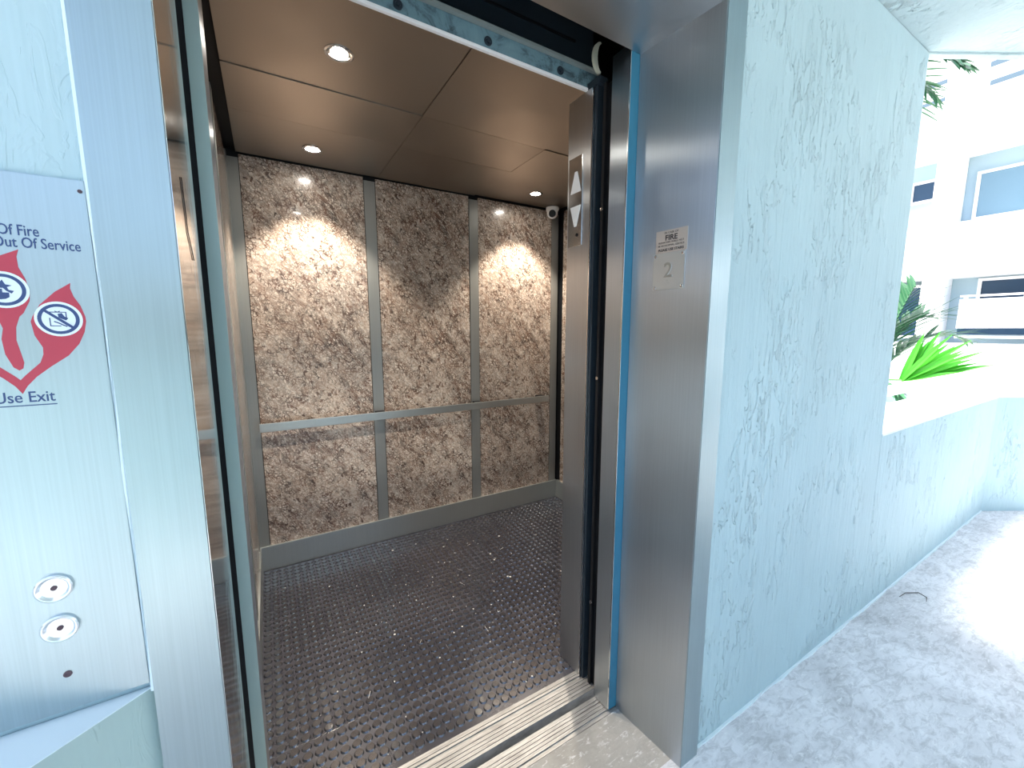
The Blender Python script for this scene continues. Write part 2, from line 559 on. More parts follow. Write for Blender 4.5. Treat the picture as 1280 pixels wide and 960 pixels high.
# ------------------------------------------------------------------ lift doorway frame (structure)
fr = struct(empty('door_frame', ((XL0 + XR1) / 2, 0.8, 0)), 'brushed steel door frame around the lift opening')
o = MB().prism([(XL0, YF - 0.012), (XL1, YF - 0.012), (-0.0955, YR), (-0.104, YR), (-0.104, YF + 0.02), (XL0, YF + 0.02)], 'z', 0.0, 2.30).build('left_jamb', 'steel_frame', fr)
MB().prism([(XL1 + 0.0002, YF - 0.008), (XL1 + 0.0012, YF - 0.008), (-0.0942, YR), (-0.0952, YR)], 'z', 0.0, ZH).build('polished_reveal', 'steel_mirror', fr)
o = MB().prism([(XR0, YF - 0.012), (XR1, YF - 0.012), (XR1, YF + 0.02), (1.045, YF + 0.02), (1.022, YR), (1.011, YR)], 'z', 0.0, 2.30).build('right_jamb', 'steel_reveal', fr)
o = MB().prism([(YF - 0.012, ZH), (YR, ZH), (YR, ZH + 0.012), (YF + 0.02, ZH + 0.012), (YF + 0.02, 2.30), (YF - 0.012, 2.30)], 'x', XL1 - 0.002, XR0 + 0.002).build('head', 'steel_reveal', fr)
# folded face strip of the right jamb catching the daylight
box('right_face_strip', 'steel_frame', XR0 + 0.002, XR1 - 0.001, YF - 0.0145, YF - 0.0118, 0.0, 2.30, fr)
# scratch-like hanging wire on the left reveal
MB().tube([(-0.0912, 0.785, 1.60), (-0.0914, 0.800, 1.525), (-0.0918, 0.838, 1.49)], 0.0007, 5).build('wire', 'black', fr)
# caulk bead between the call panel and the frame
MB().tube([(XL0 - 0.001, YF - 0.004, 0.880), (XL0 - 0.002, YF - 0.004, 1.2), (XL0 - 0.001, YF - 0.004, 1.55), (XL0, YF - 0.004, 2.3)], 0.0042, 8).build('caulk_bead', 'caulk', fr)

# hall door, slid back into its pocket on the right
hd = struct(empty('door_1', (1.4, 0.985, 0)), 'sliding landing door pushed back into the wall pocket')
box('door_panel', 'steel_reveal', 0.974, 1.95, 0.949, 1.022, 0.004, 2.215, hd, 0.0015)
box('blue_edge_film', 'blue_film', 0.9762, 1.30, 0.9465, 0.9488, 0.006, 2.210, hd)
box('edge_lip', 'steel_polish', 0.9735, 0.9765, 0.9462, 0.950, 0.006, 2.212, hd)
# car door behind it
cd = struct(empty('door_2', (1.5, 1.08, 0)), 'black edged car door in its pocket')
box('door_panel', 'black', 1.004, 1.96, 1.052, 1.092, 0.004, 2.17, cd, 0.002)
box('gasket', 'black', 0.992, 1.004, 1.066, 1.078, 0.004, 2.17, cd)
for z in (0.35, 1.21, 1.78):
    MB().lathe([(0.0, -0.003), (0.006, -0.002), (0.006, 0.0)], (0.9915, 1.072, z), 'x', 12).build('screw', 'steel_polish', cd, True)

# ================================================================== THE LIFT CAR
XW0, XW1 = -0.118, 1.990       # car side walls
YB = 2.615                     # back wall face
ZC = 2.272
YC0, YC1 = 1.120, 1.245        # front return depth


def wallpiece(name, label):
    return struct(empty(name, (0, 0, 0)), label)


wb = struct(empty('wall_back', ((XW0 + XW1) / 2, YB + .03, 0)), 'rear lift wall of speckled granite panels between steel strips')
box('backing', 'black', XW0 - 0.03, XW1 + 0.03, YB + 0.012, YB + 0.04, 0.0, ZC + 0.03, wb)
posts = [(XW0, -0.066), (0.548, 0.612), (1.226, 1.292), (1.919, 1.979)]
for a, b in zip(posts, posts[1:]):
    box('granite_panel', 'granite', a[1] + 0.003, b[0] - 0.003, YB, YB + 0.012, 0.135, ZC - 0.004, wb, 0.002)
for a in posts:
    box('steel_strip', 'steel_post', a[0], a[1], YB - 0.004, YB + 0.011, 0.137, ZC - 0.022, wb, 0.0015)
box('kick_plate', 'steel_kick', XW0, XW1, YB - 0.012, YB + 0.012, 0.0, 0.143, wb, 0.002)

wlc = struct(empty('wall_car_left', (XW0 - .02, 1.9, 0)), 'left lift wall of granite panels seen edge on')
box('backing', 'black', XW0 - 0.05, XW0 - 0.012, YC1, YB + 0.03, 0.0, ZC + 0.03, wlc)
ys = [(1.245, 1.30), (1.93, 1.985), (2.565, 2.61)]
for a, b in zip(ys, ys[1:]):
    box('granite_panel', 'granite', XW0 - 0.012, XW0, a[1] + 0.003, b[0] - 0.003, 0.135, ZC - 0.004, wlc, 0.002)
for a in ys:
    box('steel_strip', 'steel_post', XW0 - 0.011, XW0 + 0.004, a[0], a[1], 0.137, ZC - 0.006, wlc, 0.0015)
box('kick_plate', 'steel_kick', XW0 - 0.012, XW0 + 0.010, 1.245, YB - 0.013, 0.0, 0.143, wlc, 0.002)
box('front_return', 'steel', XW0 - 0.03, -0.0755, YC0 + 0.002, YC1, 0.0, 2.178, wlc, 0.0015)
box('return_edge', 'pale_green', -0.1005, -0.0747, YC0 - 0.001, YC0 + 0.0015, 0.0, 2.178, wlc)
box('dark_gap_strip', 'black', -0.150, -0.1007, YC0 - 0.002, YC0 + 0.0015, 0.0, 2.178, wlc)  # black strip painted in for the dark gap beside the return

wrc = struct(empty('wall_car_right', (XW1 + .02, 1.9, 0)), 'right lift wall of granite panels')
box('backing', 'black', XW1 + 0.012, XW1 + 0.05, YC1, YB + 0.03, 0.0, ZC + 0.03, wrc)
for a, b in zip(ys, ys[1:]):
    box('granite_panel', 'granite', XW1, XW1 + 0.012, a[1] + 0.003, b[0] - 0.003, 0.135, ZC - 0.004, wrc, 0.002)
for a in ys[:2]:
    box('steel_strip', 'steel_post', XW1 - 0.004, XW1 + 0.011, a[0], a[1], 0.137, ZC - 0.006, wrc, 0.0015)
box('kick_plate', 'steel_kick', XW1 - 0.010, XW1 + 0.012, 1.245, YB - 0.013, 0.0, 0.143, wrc, 0.002)

wfc = struct(empty('wall_car_front', (1.5, 1.18, 0)), 'steel front return panel right of the lift opening')
MB().prism([(0.984, YC0), (1.02, YC0), (1.02, YC1 - 0.03), (XW1 + 0.03, YC1 - 0.03), (XW1 + 0.03, YC1), (0.984, YC1)], 'z', 0.0, 2.178, 0.0).build('return_panel', 'steel', wfc)
box('edge_trim', 'steel_polish', 0.9825, 0.9855, YC0 - 0.002, YC0 + 0.002, 0.0, 2.178, wfc)
box('guide_channel', 'navy', 0.990, 1.03, YC0 - 0.016, YC0 - 0.002, 0.0, 2.178, wfc)

# ceiling of the car: three by three metal panels
cc = struct(empty('ceiling_car', (0.95, 1.9, ZC)), 'suspended bronze metal lift ceiling of flat panels')
box('ceiling_tray', 'black', XW0 - 0.03, XW1 + 0.03, 1.26, YB + 0.03, ZC + 0.020, ZC + 0.05, cc)
xs = [-0.074, 0.626, 1.258, 1.955]
yy = [1.285, 1.783, 2.118, 2.598]
for i in range(3):
    for j in range(3):
        g = 0.0007
        dz = {(0, 0): 0.0035, (2, 2): 0.006, (2, 0): 0.004}.get((i, j), 0.0)
        box('ceiling_panel', 'ceiling_metal', xs[i] + g, xs[i + 1] - g, yy[j] + g, yy[j + 1] - g, ZC + dz, ZC + 0.012 + dz, cc, 0.0008)
box('edge_trim', 'ceiling_metal', xs[0] - 0.004, xs[3] + 0.004, 1.272, 1.283, ZC - 0.001, ZC + 0.018, cc)

# rubber floor with moulded round studs
rf = struct(empty('floor_car', (0.95, 1.9, 0)), 'black studded rubber floor of the lift car')
box('base', 'grey_dust', XW0 - 0.03, XW1 + 0.03, 1.14, YB + 0.03, -0.06, -0.006, rf)
sheets = [(1.150, 1.3865), (1.3877, 2.0071), (2.0079, YB - 0.012)]
for a, b in sheets:
    box('rubber_sheet', 'rubber', XW0 + 0.01, XW1 - 0.01, a, b, -0.006, -0.0022, rf, 0.0006)
PITCH = 0.0365
def stud_profile():
    return [(0.0164, -0.0022), (0.0130, 0.0025), (0.0, 0.0025)]
spots = []
y = 1.18625
while y < YB - 0.03:
    if True:
        x = XW0 + 0.03
        while x < XW1 - 0.025:
            spots.append((x, y))
            x += PITCH
    y += PITCH
# size on the picture ~ inverse distance; only those seen through the doorway count as parts
vis = [p for p in spots if p[0] > -0.085 * p[1] / 0.95 and p[0] < 0.975 * p[1] / 1.02]
vis.sort(key=lambda p: p[0] ** 2 + p[1] ** 2 + (p[0] * 0.2))
near = vis[:300]
nearset = set(near)
far = [p for p in spots if p not in nearset]
proto = None
for (x, y) in near:
    if proto is None:
        proto = MB().lathe(stud_profile(), (x, y, 0), 'z', 14).build('stud', 'stud', rf, True)
    else:
        o = proto.copy()
        o.location = Vector((x, y, -0.0022)) - wloc(rf)
        C.objects.link(o)
        o.parent = rf
sm = MB()
for (x, y) in far:
    sm.lathe(stud_profile(), (x, y, 0), 'z', 10)
so = sm.build('studs', 'stud', rf, True)
so['kind'] = 'stuff'

# ------------------------------------------------------------------ sills
def sill_profile(y0, y1, ridges, depth=0.003, zb=-0.05):
    pts = [(y0, zb), (y0, 0.0)]
    for (a, b) in ridges:
        pts += [(a, 0.0), (a, -depth), (b, -depth), (b, 0.0)]
    pts += [(y1, 0.0), (y1, zb)]
    return pts
ls = MB().prism(sill_profile(0.938, 1.019, [(0.946, 0.955), (0.966, 0.968), (0.978, 0.980), (0.990, 0.992), (1.002, 1.004)], 0.004), 'x', -0.115, 1.02).build('landing_sill', 'aluminium')
tag(ls, 'grooved aluminium landing sill nearest the walkway threshold', 'sill')
cs = MB().prism(sill_profile(1.048, 1.148, [(1.058, 1.0605), (1.071, 1.0735), (1.084, 1.0865), (1.097, 1.0995), (1.112, 1.122), (1.131, 1.1335)], 0.004), 'x', -0.118, 1.02).build('car_sill', 'aluminium')
tag(cs, 'ridged aluminium car sill along the edge of the rubber floor', 'sill')

# ------------------------------------------------------------------ header works over the opening
hb = empty('door_header', (0.45, 1.16, 2.18))
tag(hb, 'grimy teal painted car door header above the lift opening', 'header')
box('beam', 'teal', XW0, 1.03, 1.150, 1.1545, 2.1825, 2.238, hb, 0.001)
box('bottom_trim', 'white_paint', XW0, 0.99, 1.1470, 1.1575, 2.1780, 2.1870, hb, 0.001)
MB().prism([(1.136, 2.2385), (1.192, 2.2385), (1.192, 2.250), (1.150, 2.250), (1.136, 2.246)], 'x', XW0, 1.03).build('ledge', 'ledge', hb)
box('track_rail', 'ledge', XW0, 1.02, 1.156, 1.172, 2.256, 2.262, hb, 0.002)
box('hanger_plate', 'navy', XW0, 1.03, 1.178, 1.188, 2.2505, 2.60, hb)
box('seam_strip', 'black', 0.55, 0.95, 1.174, 1.178, 2.330, 2.337, hb)
for x in (0.084, 0.346, 0.607, 0.869):
    b = MB().lathe([(0.0125, 0.0), (0.0125, -0.003), (0.007, -0.003), (0.006, -0.008), (0.0, -0.008)], (x, 1.150, 2.207), 'y', 18).build('bolt', 'navy', hb, True)
box('end_bracket', 'navy', 0.985, 1.02, 1.09, 1.16, 2.178, 2.20, hb)
hk = MB()
cr_ = [(0.990 + 0.030 * math.cos(a), 2.254 + 0.046 * math.sin(a)) for a in [math.radians(95 + 17 * k) for k in range(11)]]
ci_ = [(0.996 + 0.019 * math.cos(a), 2.254 + 0.043 * math.sin(a)) for a in [math.radians(100 + 16 * k) for k in range(11)]]
hk.prism(cr_ + ci_[::-1], 'y', 1.094, 1.104)
hk = hk.build('cable_loop', 'tape')
tag(hk, 'short pale curved plastic piece hanging at the right end of the header', 'cable')

# ------------------------------------------------------------------ handrail
YRL = 2.545
hr = empty('handrail', (0.88, YRL, 0.82))
tag(hr, 'flat brushed steel handrail along the rear granite wall', 'handrail')
box('bar', 'steel_kick', -0.068, 1.855, YRL - 0.006, YRL + 0.006, 0.826, 0.873, hr, 0.002)
for x in (0.580, 1.259, 1.80):
    box('bracket', 'black', x - 0.026, x + 0.026, YRL + 0.006, YB - 0.004, 0.862, 0.872, hr, 0.001)
# ------------------------------------------------------------------ downlights
DL = [(0.266, 1.545, 'downlight nearest the door, large in the lift ceiling', ZC + 0.006),
      (0.258, 2.366, 'downlight at the rear left of the lift ceiling, above the wide granite panel', ZC),
      (1.600, 2.366, 'downlight in the far right ceiling corner near the dome camera', ZC + 0.006)]
for (x, y, lab, z) in DL:
    t = empty('downlight', (x, y, z))
    tag(t, 'chrome rimmed ' + lab, 'downlight', 'downlights in the lift ceiling')
    MB().lathe([(0.046, 0.0005), (0.046, -0.004), (0.040, -0.0065), (0.034, -0.005), (0.032, -0.001), (0.032, 0.0005)], (x, y, z), 'z', 36).build('trim_ring', 'steel_polish', t, True)
    MB().lathe([(0.0, -0.0065), (0.016, -0.0055), (0.026, -0.003), (0.0315, 0.0)], (x, y, z), 'z', 32).build('lens', 'lamp', t, True)
    ld = bpy.data.lights.new('downlight_beam', 'SPOT')
    ld.energy = 72
    ld.color = (1.0, 0.88, 0.74)
    ld.spot_size = math.radians(94)
    ld.spot_blend = 0.4
    ld.shadow_soft_size = 0.028
    lo = bpy.data.objects.new('downlight_beam', ld)
    C.objects.link(lo)
    lo.parent = t
    lo.location = (0, 0, -0.03)

# ------------------------------------------------------------------ dome camera
cx, cy, cz = 1.872, 2.548, ZC
dc = empty('security_camera', (cx, cy, cz))
tag(dc, 'small white turret security camera in the far upper corner of the lift', 'camera')
MB().lathe([(0.0, 0.0), (0.047, 0.0), (0.048, -0.012), (0.044, -0.024), (0.040, -0.028), (0.0, -0.028)], (cx, cy, cz), 'z', 32).build('base', 'white_plastic', dc, True)
bl = MB()
prof = [(0.041 * math.sin(a), -0.038 - 0.041 * math.cos(a)) for a in [math.pi * k / 14 for k in range(15)]]
bl.lathe(prof, (cx, cy, cz), 'z', 32)
bl.build('eyeball', 'white_plastic', dc, True)
dirv = (Vector((0, 0, 1.3)) - Vector((cx, cy, cz - 0.04)))
dirv.normalize()
pp = Vector((cx, cy, cz - 0.040))
ln = MB().tube([pp + dirv * 0.030, pp + dirv * 0.0405, pp + dirv * 0.0425], [0.026, 0.026, 0.023], 24).build('lens_window', 'black_plastic', dc)

# ------------------------------------------------------------------ car position lantern plate in the car jamb
lp = empty('direction_lantern', (0.984, 1.20, 1.68))
tag(lp, 'steel lantern plate with white up and down arrows on the lift door jamb', 'indicator')
box('plate', 'steel_polish', 0.9815, 0.9838, 1.163, 1.236, 1.680, 1.985, lp, 0.0006)
def arrow(z0, z1, up):
    y0, y1 = 1.168, 1.224
    ym = (y0 + y1) / 2
    p = [(y0, z0), (y1, z0 - 0.0), (ym + 0.006, z1), (ym - 0.006, z1)] if up else [(y0, z1), (y1, z1), (ym + 0.006, z0), (ym - 0.006, z0)]
    return MB().prism(p, 'x', 0.9800, 0.9814)
arrow(1.864, 1.935, True).build('up_arrow', 'white_plastic', lp)
arrow(1.748, 1.818, False).build('down_arrow', 'white_plastic', lp)
MB().lathe([(0.006, 0.0), (0.006, -0.002), (0.003, -0.002), (0.0, -0.001)], (0.9815, 1.186, 1.718), 'x', 16).build('key_switch', 'black', lp, True)

# ------------------------------------------------------------------ signs on the right reveal (the jamb leans a little)
def rx(y):
    return XR0 + (1.011 - XR0) * (y - (YF - 0.012)) / (YR - YF + 0.012)
def reveal_plate(name, m, y0, y1, z0, z1, th, parent, skew=0.0):
    s = MB()
    s.prism([(rx(y0) - th, y0), (rx(y0) - 0.0002, y0), (rx(y1) - 0.0002, y1), (rx(y1) - th, y1)], 'z', z0, z1)
    return s.build(name, m, parent)
fs = empty('fire_sign', (rx(0.81), 0.812, 1.602))
tag(fs, 'small aluminium sign with black FIRE lettering on the steel reveal', 'sign')
reveal_plate('plate', 'sign_metal', 0.760, 0.861, 1.604, 1.667, 0.0012, fs)
ang = math.atan2(1.011 - XR0, YR - YF + 0.012)
RR = Euler((math.radians(90), 0, math.radians(-90) - ang))
def rtext(name, s, m, size, y, z, parent, depth=0.0003, bold=0.0, sx=1.0, th=0.0014):
    return text(name, s, m, size, (rx(y) - th, y, z), RR, depth, parent, 'CENTER', sx, bold)
rtext('lettering', 'IN CASE OF', 'black_print', 0.0078, 0.811, 1.6570, fs, sx=1.1)
rtext('lettering', 'FIRE', 'black_print', 0.0210, 0.811, 1.6385, fs, bold=0.0005, sx=1.05)
rtext('lettering', 'ELEVATORS SHALL NOT', 'black_print', 0.0072, 0.811, 1.6305, fs, sx=1.05)
rtext('lettering', 'BE IN NORMAL SERVICE', 'black_print', 0.0072, 0.811, 1.6215, fs, sx=1.1)
rtext('lettering', 'PLEASE USE STAIRS', 'black_print', 0.0098, 0.811, 1.6085, fs, bold=0.00025, sx=1.0)
np_ = empty('floor_number_plate', (rx(0.815), 0.815, 1.497))
tag(np_, 'steel floor plate with a raised 2 and braille dots below the FIRE sign', 'sign')
reveal_plate('plate', 'number_plate', 0.764, 0.866, 1.4975, 1.6030, 0.0022, np_)
rtext('numeral', '2', 'engraved', 0.060, 0.815, 1.533, np_, depth=0.0012, th=0.0030, bold=0.0006)
for (y, z) in ((0.771, 1.596), (0.859, 1.596), (0.771, 1.5045), (0.859, 1.5045)):
    MB().lathe([(0.0042, 0.0), (0.0042, -0.001), (0.0025, -0.0018), (0.0, -0.0018)], (rx(y) - 0.0022, y, z), 'x', 14).build('screw', 'steel_polish', np_, True)
for (y, z) in ((0.819, 1.5235), (0.8155, 1.5235), (0.812, 1.5200), (0.8155, 1.5165), (0.812, 1.5165)):
    MB().lathe([(0.0011, 0.0), (0.0008, -0.0006), (0.0, -0.0008)], (rx(y) - 0.0022, y, z), 'x', 8).build('braille_dot', 'engraved', np_, True)

# ------------------------------------------------------------------ call panel with fire graphic
XA = -0.248                    # panel axis
YP = 0.6935                    # panel face
hp = empty('call_panel', (XA, YP, 0.893))
tag(hp, 'flat brushed steel lift call panel with red flame graphic and two round buttons', 'panel')
box('face_plate', 'steel_plate', XA - 0.077, XA + 0.0755, YP, YF - 0.0002, 0.893, 1.5535, hp, 0.001)
MB().lathe([(0.0022, 0.0), (0.0022, -0.0008), (0.0, -0.0012)], (XA + 0.071, YP, 1.541), 'y', 10).build('rivet', 'rust_hole', hp, True)
def print_poly(name, m, pts, lvl, parent=hp):
    return MB().prism([(XA + u, v) for u, v in pts], 'y', YP - 0.00025 * (lvl + 1), YP - 0.00025 * lvl - 0.00002).build(name, m, parent)
RF = [(52.2, 1434.9), (51.3, 1428.7), (53.4, 1419.2), (58.3, 1408.4), (61.1, 1395.9), (61.3, 1389.9), (58.7, 1377.2), (52.7, 1363.1), (42.2, 1349.2), (26.1, 1336.6), (13.4, 1325.4), (4.8, 1314.9), (0.0, 1305.9), (0.0, 1322.0), (4.1, 1327.0), (18.0, 1341.8), (21.4, 1351.3), (21.8, 1359.5), (16.6, 1373.3), (15.2, 1389.4), (17.1, 1395.1), (24.2, 1408.7), (38.1, 1424.1)]
RF = [(a / 1000, b / 1000) for a, b in RF]
print_poly('flame', 'red_print', RF, 0)
print_poly('flame', 'red_print', [(-a, b) for a, b in RF][::-1], 0)
CFr = [(14.1, 1469.7), (11.9, 1461.7), (12.0, 1450.2), (16.1, 1437.5), (18.2, 1423.2), (16.7, 1412.5), (10.6, 1399.0), (6.9, 1394.7), (3.1, 1382.7), (1.7, 1368.1), (3.5, 1354.6), (5.1, 1342.3), (3.7, 1335.6), (0.3, 1333.2), (-3.9, 1337.2), (-8.6, 1352.2), (-9.5, 1369.5), (-7.2, 1381.4), (-9.5, 1391.8), (-17, 1403), (-22, 1414), (-23.5, 1426), (-20, 1440), (-11, 1453), (-1.8, 1461.2)]
print_poly('flame', 'red_print', [(a / 1000, b / 1000) for a, b in CFr], 0)
def disc(cx, cz, r, lvl, m, name, inner=0.0, ez=1.0):
    n = 36
    s = MB()
    ya, yb = YP - 0.00025 * (lvl + 1), YP - 0.00025 * lvl - 0.00002
    if not inner:
        s.prism([(XA + cx + r * math.cos(2 * math.pi * k / n), cz + ez * r * math.sin(2 * math.pi * k / n)) for k in range(n)], 'y', ya, yb)
    else:
        s.lathe([(inner, yb), (r, yb), (r, ya), (inner, ya), (inner, yb)], (XA + cx, 0, cz), 'y', n)
    return s.build(name, m, hp)
def stroke(pts, wd, lvl, name='pictogram', m='navy_print'):
    s = MB()
    for (a, b) in zip(pts, pts[1:]):
        a, b = Vector(a), Vector(b)
        d = (b - a).normalized()
        nn = Vector((-d.y, d.x)) * wd / 2
        a2, b2 = a - d * wd * .3, b + d * wd * .3
        s.prism([(XA + p.x, p.y) for p in (a2 + nn, a2 - nn, b2 - nn, b2 + nn)], 'y', YP - 0.00025 * (lvl + 1), YP - 0.00025 * lvl - 0.00002)
    return s.build(name, m, hp)
for (ccx, ccz, kind) in ((0.0385, 1.3925, 'lift'), (-0.0385, 1.3925, 'lift'), (-0.0020, 1.4245, 'stair')):
    disc(ccx, ccz, 0.0203, 1, 'white_print', 'white_disc')
    disc(ccx, ccz, 0.0176, 2, 'navy_print', 'ring', 0.0143)
    if kind == 'lift':
        P = lambda u, v: (ccx + u * 0.001, ccz + v * 0.001)
        stroke([P(-7.5, 8), P(6.5, 8), P(6.5, 1)], 0.0009, 2)
        stroke([P(-7.5, 1), P(-7.5, -8), P(1, -8)], 0.0009, 2)
        stroke([P(-4, -3), P(0, -5), P(3, -7), P(6, -8.5)], 0.0012, 2)
        print_poly('pictogram', 'navy_print', [P(-0.5, 6), P(3, 7), P(5, 3), P(8, 1), P(6, -1.5), P(2, 0.5), P(0, 2)], 2)
        stroke([P(-2.5, 9.2), P(-1, 8.4)], 0.0008, 2)
        stroke([P(1.5, 9.2), P(0, 8.4)], 0.0008, 2)
        s2 = 11.6
        stroke([P(-s2, s2 * .9), P(s2, -s2 * .9)], 0.0028, 3, 'prohibition_slash')
    else:
        P = lambda u, v: (ccx + u * 0.001, ccz + v * 0.001)
        print_poly('pictogram', 'navy_print', [P(-10, -8), P(-10, -3), P(-6, -3), P(-6, 1), P(-1, 1), P(-1, -3), P(4, -3), P(4, -8), P(1, -10), P(-5, -11)], 2)
        print_poly('pictogram', 'navy_print', [P(-6, 2), P(0, 11), P(2, 6), P(7, 5), P(3, 3), P(4, 0), P(8, -1), P(6, -4), P(2, -1), P(0, 2)], 2)
TH = -0.0003
def ptext(s, size, xr, z, align='RIGHT', sx=1.0, name='lettering'):
    return text(name, s, 'navy_print', size, (XA + xr, YP - 0.00022, z), ROT_FRONT, 0.0002, hp, align, sx, 0.00012)
ptext('In Case Of Fire', 0.0166, 0.0325, 1.4855, sx=0.68)
ptext('Elevators Out Of Service', 0.0165, 0.0655, 1.4722, sx=0.69)
ptext('Use Exit', 0.0180, 0.0258, 1.2960, sx=0.8)
box('underline', 'navy_print', XA - 0.050, XA + 0.0268, YP - 0.0003, YP - 0.00002, 1.2915, 1.2927, hp)
for z in (1.062, 1.008):
    b = empty('call_button', Vector((XA, YP, z)) - wloc(hp))
    b.parent = hp
    MB().lathe([(0.0175, 0.0), (0.0175, -0.003), (0.0160, -0.0042), (0.0148, -0.0040), (0.0120, -0.0008), (0.0, -0.0005)], (XA, YP, z), 'y', 40).build('bezel', 'button', b, True)
    MB().lathe([(0.0030, -0.0003), (0.0030, -0.0018), (0.0, -0.0020)], (XA, YP, z), 'y', 18).build('centre', 'rust_hole', b, True)
MB().lathe([(0.0042, 0.0), (0.0042, -0.0010), (0.0022, -0.0012), (0.0, -0.0002)], (XA, YP, 0.943), 'y', 18).build('keyhole', 'rust_hole', hp, True)

# ------------------------------------------------------------------ scraps on the lift floor, twigs on the walkway
dbm = MB()
random.seed(21)
for k in range(150):
    x = random.gauss(0.70, 0.42)
    y = random.gauss(1.85, 0.33)
    if not (-0.05 < x < 1.85 and 1.2 < y < 2.55):
        continue
    r = random.uniform(0.0012, 0.0045) * (1.8 if random.random() < 0.12 else 1)
    n = random.randint(4, 6)
    dbm.prism([(x + r * random.uniform(.5, 1.2) * math.cos(2 * math.pi * i / n), y + r * random.uniform(.5, 1.2) * math.sin(2 * math.pi * i / n)) for i in range(n)], 'z', 0.0020, 0.0034)
for k in range(13):
    x, y, a = random.uniform(0.05, 1.5), random.uniform(1.25, 2.3), random.uniform(0, 3.1)
    l, wd = random.uniform(0.012, 0.04), random.uniform(0.0004, 0.0008)
    dx, dy = math.cos(a), math.sin(a)
    dbm.prism([(x - dy * wd, y + dx * wd), (x + dy * wd, y - dx * wd), (x + dx * l + dy * wd, y + dy * l - dx * wd), (x + dx * l - dy * wd, y + dy * l + dx * wd)], 'z', 0.0026, 0.0034)
tag(dbm.build('floor_scraps', 'debris'), 'tiny white paper and dust scraps scattered over the rubber lift floor', 'litter', None, 'stuff')
tw = MB().tube([(2.735, 0.640, 0.003), (2.80, 0.635, 0.004), (2.86, 0.60, 0.004), (2.845, 0.565, 0.004), (2.80, 0.555, 0.003)], [0.0015, 0.002, 0.002, 0.0018, 0.001], 6).build('twig', 'twig')
tag(tw, 'curled dark dry twig on the concrete near the stucco wall', 'twig', 'twigs on the walkway')
tw = MB().tube([(4.36, 0.45, 0.004), (4.44, 0.40, 0.012), (4.50, 0.40, 0.010), (4.60, 0.33, 0.004)], [0.004, 0.005, 0.004, 0.002], 6).build('twig', 'twig')
tag(tw, 'dry twig lying by the parapet corner', 'twig', 'twigs on the walkway')

# ------------------------------------------------------------------ low white railing on the parapet
ZT = 1.042
r1 = empty('railing', (3.9, 0.90, ZP))
tag(r1, 'low white railing on the sunlit parapet top beside the tall wall', 'railing', 'low white railings on the parapet')
box('top_rail', 'white_paint', 2.44, 5.28, 0.865, 0.935, ZT - 0.042, ZT, r1, 0.006)
for x in (2.72, 3.90, 5.03):
    box('post', 'white_paint', x - 0.09, x + 0.09, 0.875, 0.925, ZP, ZT - 0.042, r1, 0.004)
r2o = pc + n2 * 0.235
r2 = empty('railing', (r2o.x + 0.9, r2o.y - 0.5, ZP))
tag(r2, 'low white railing on the parapet beyond the corner', 'railing', 'low white railings on the parapet')
a0 = r2o + d2 * 0.24
a1 = r2o + d2 * 4.0
hw = n2 * 0.035
MB().prism([((p).x, (p).y) for p in (a0 - hw, a1 - hw, a1 + hw, a0 + hw)], 'z', ZT - 0.042, ZT, 0.004).build('top_rail', 'white_paint', r2)
for k in (0.42, 1.6, 2.8):
    c0 = r2o + d2 * (k - 0.06)
    c1 = r2o + d2 * (k + 0.06)
    hq = n2 * 0.025
    MB().prism([(p.x, p.y) for p in (c0 - hq, c1 - hq, c1 + hq, c0 + hq)], 'z', ZP, ZT - 0.042).build('post', 'white_paint', r2)

# ------------------------------------------------------------------ the white building across the courtyard
struct(box('ground', 'paving', -40, 60, -50, 60, -3.2, -2.9), 'courtyard paving below')
XB = 13.5
ab = empty('apartment_building', (XB + 3, 1.0, -2.9))
tag(ab, 'white apartment building across the courtyard with blue windows in deep recesses', 'building')
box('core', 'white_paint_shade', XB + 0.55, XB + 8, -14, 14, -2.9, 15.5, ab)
FL = 2.70
levels = [(3.775 + FL * k, 5.265 + FL * k) for k in range(-2, 1)]     # recess bottom, top
zprev = -2.9
for (a, b) in levels:
    box('spandrel', 'white_paint', XB, XB + 0.545, -14, 14, zprev, a, ab)
    zprev = b
box('spandrel', 'white_paint', XB, XB + 0.545, -14, 14, zprev, 15.5, ab)
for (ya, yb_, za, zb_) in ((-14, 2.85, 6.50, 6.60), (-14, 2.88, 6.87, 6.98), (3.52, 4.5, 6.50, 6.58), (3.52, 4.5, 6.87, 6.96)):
    box('groove_shade_strip', 'slot_shade', XB - 0.004, XB + 0.01, ya, yb_, za, zb_, ab)  # flat strips, the shade of the grooves painted as a dark colour
piers = [(3.12, 3.51), (5.6, 6.0), (8.5, 9.0), (11.6, 12.2), (-0.9, -0.5), (-4.6, -4.2), (-8.3, -7.9), (-12.4, -12.0)]
for (a, b) in piers:
    for (z0, z1) in levels:
        box('pier', 'white_paint', XB + 0.002, XB + 0.54, a, b, z0 - 0.002, z1 + 0.002, ab)
def window(y0, y1, z0, z1, x, g='glass'):
    f = MB()
    t = 0.06
    f.box(x - 0.05, x, y0, y1, z0, z0 + t)
    f.box(x - 0.05, x, y0, y1, z1 - t, z1)
    f.box(x - 0.05, x, y0, y0 + t, z0 + t, z1 - t)
    f.box(x - 0.05, x, y1 - t, y1, z0 + t, z1 - t)
    o = f.build('window', 'white_paint', ab)
    box('pane', g, x - 0.02, x - 0.01, y0 + t, y1 - t, z0 + t, z1 - t, o)
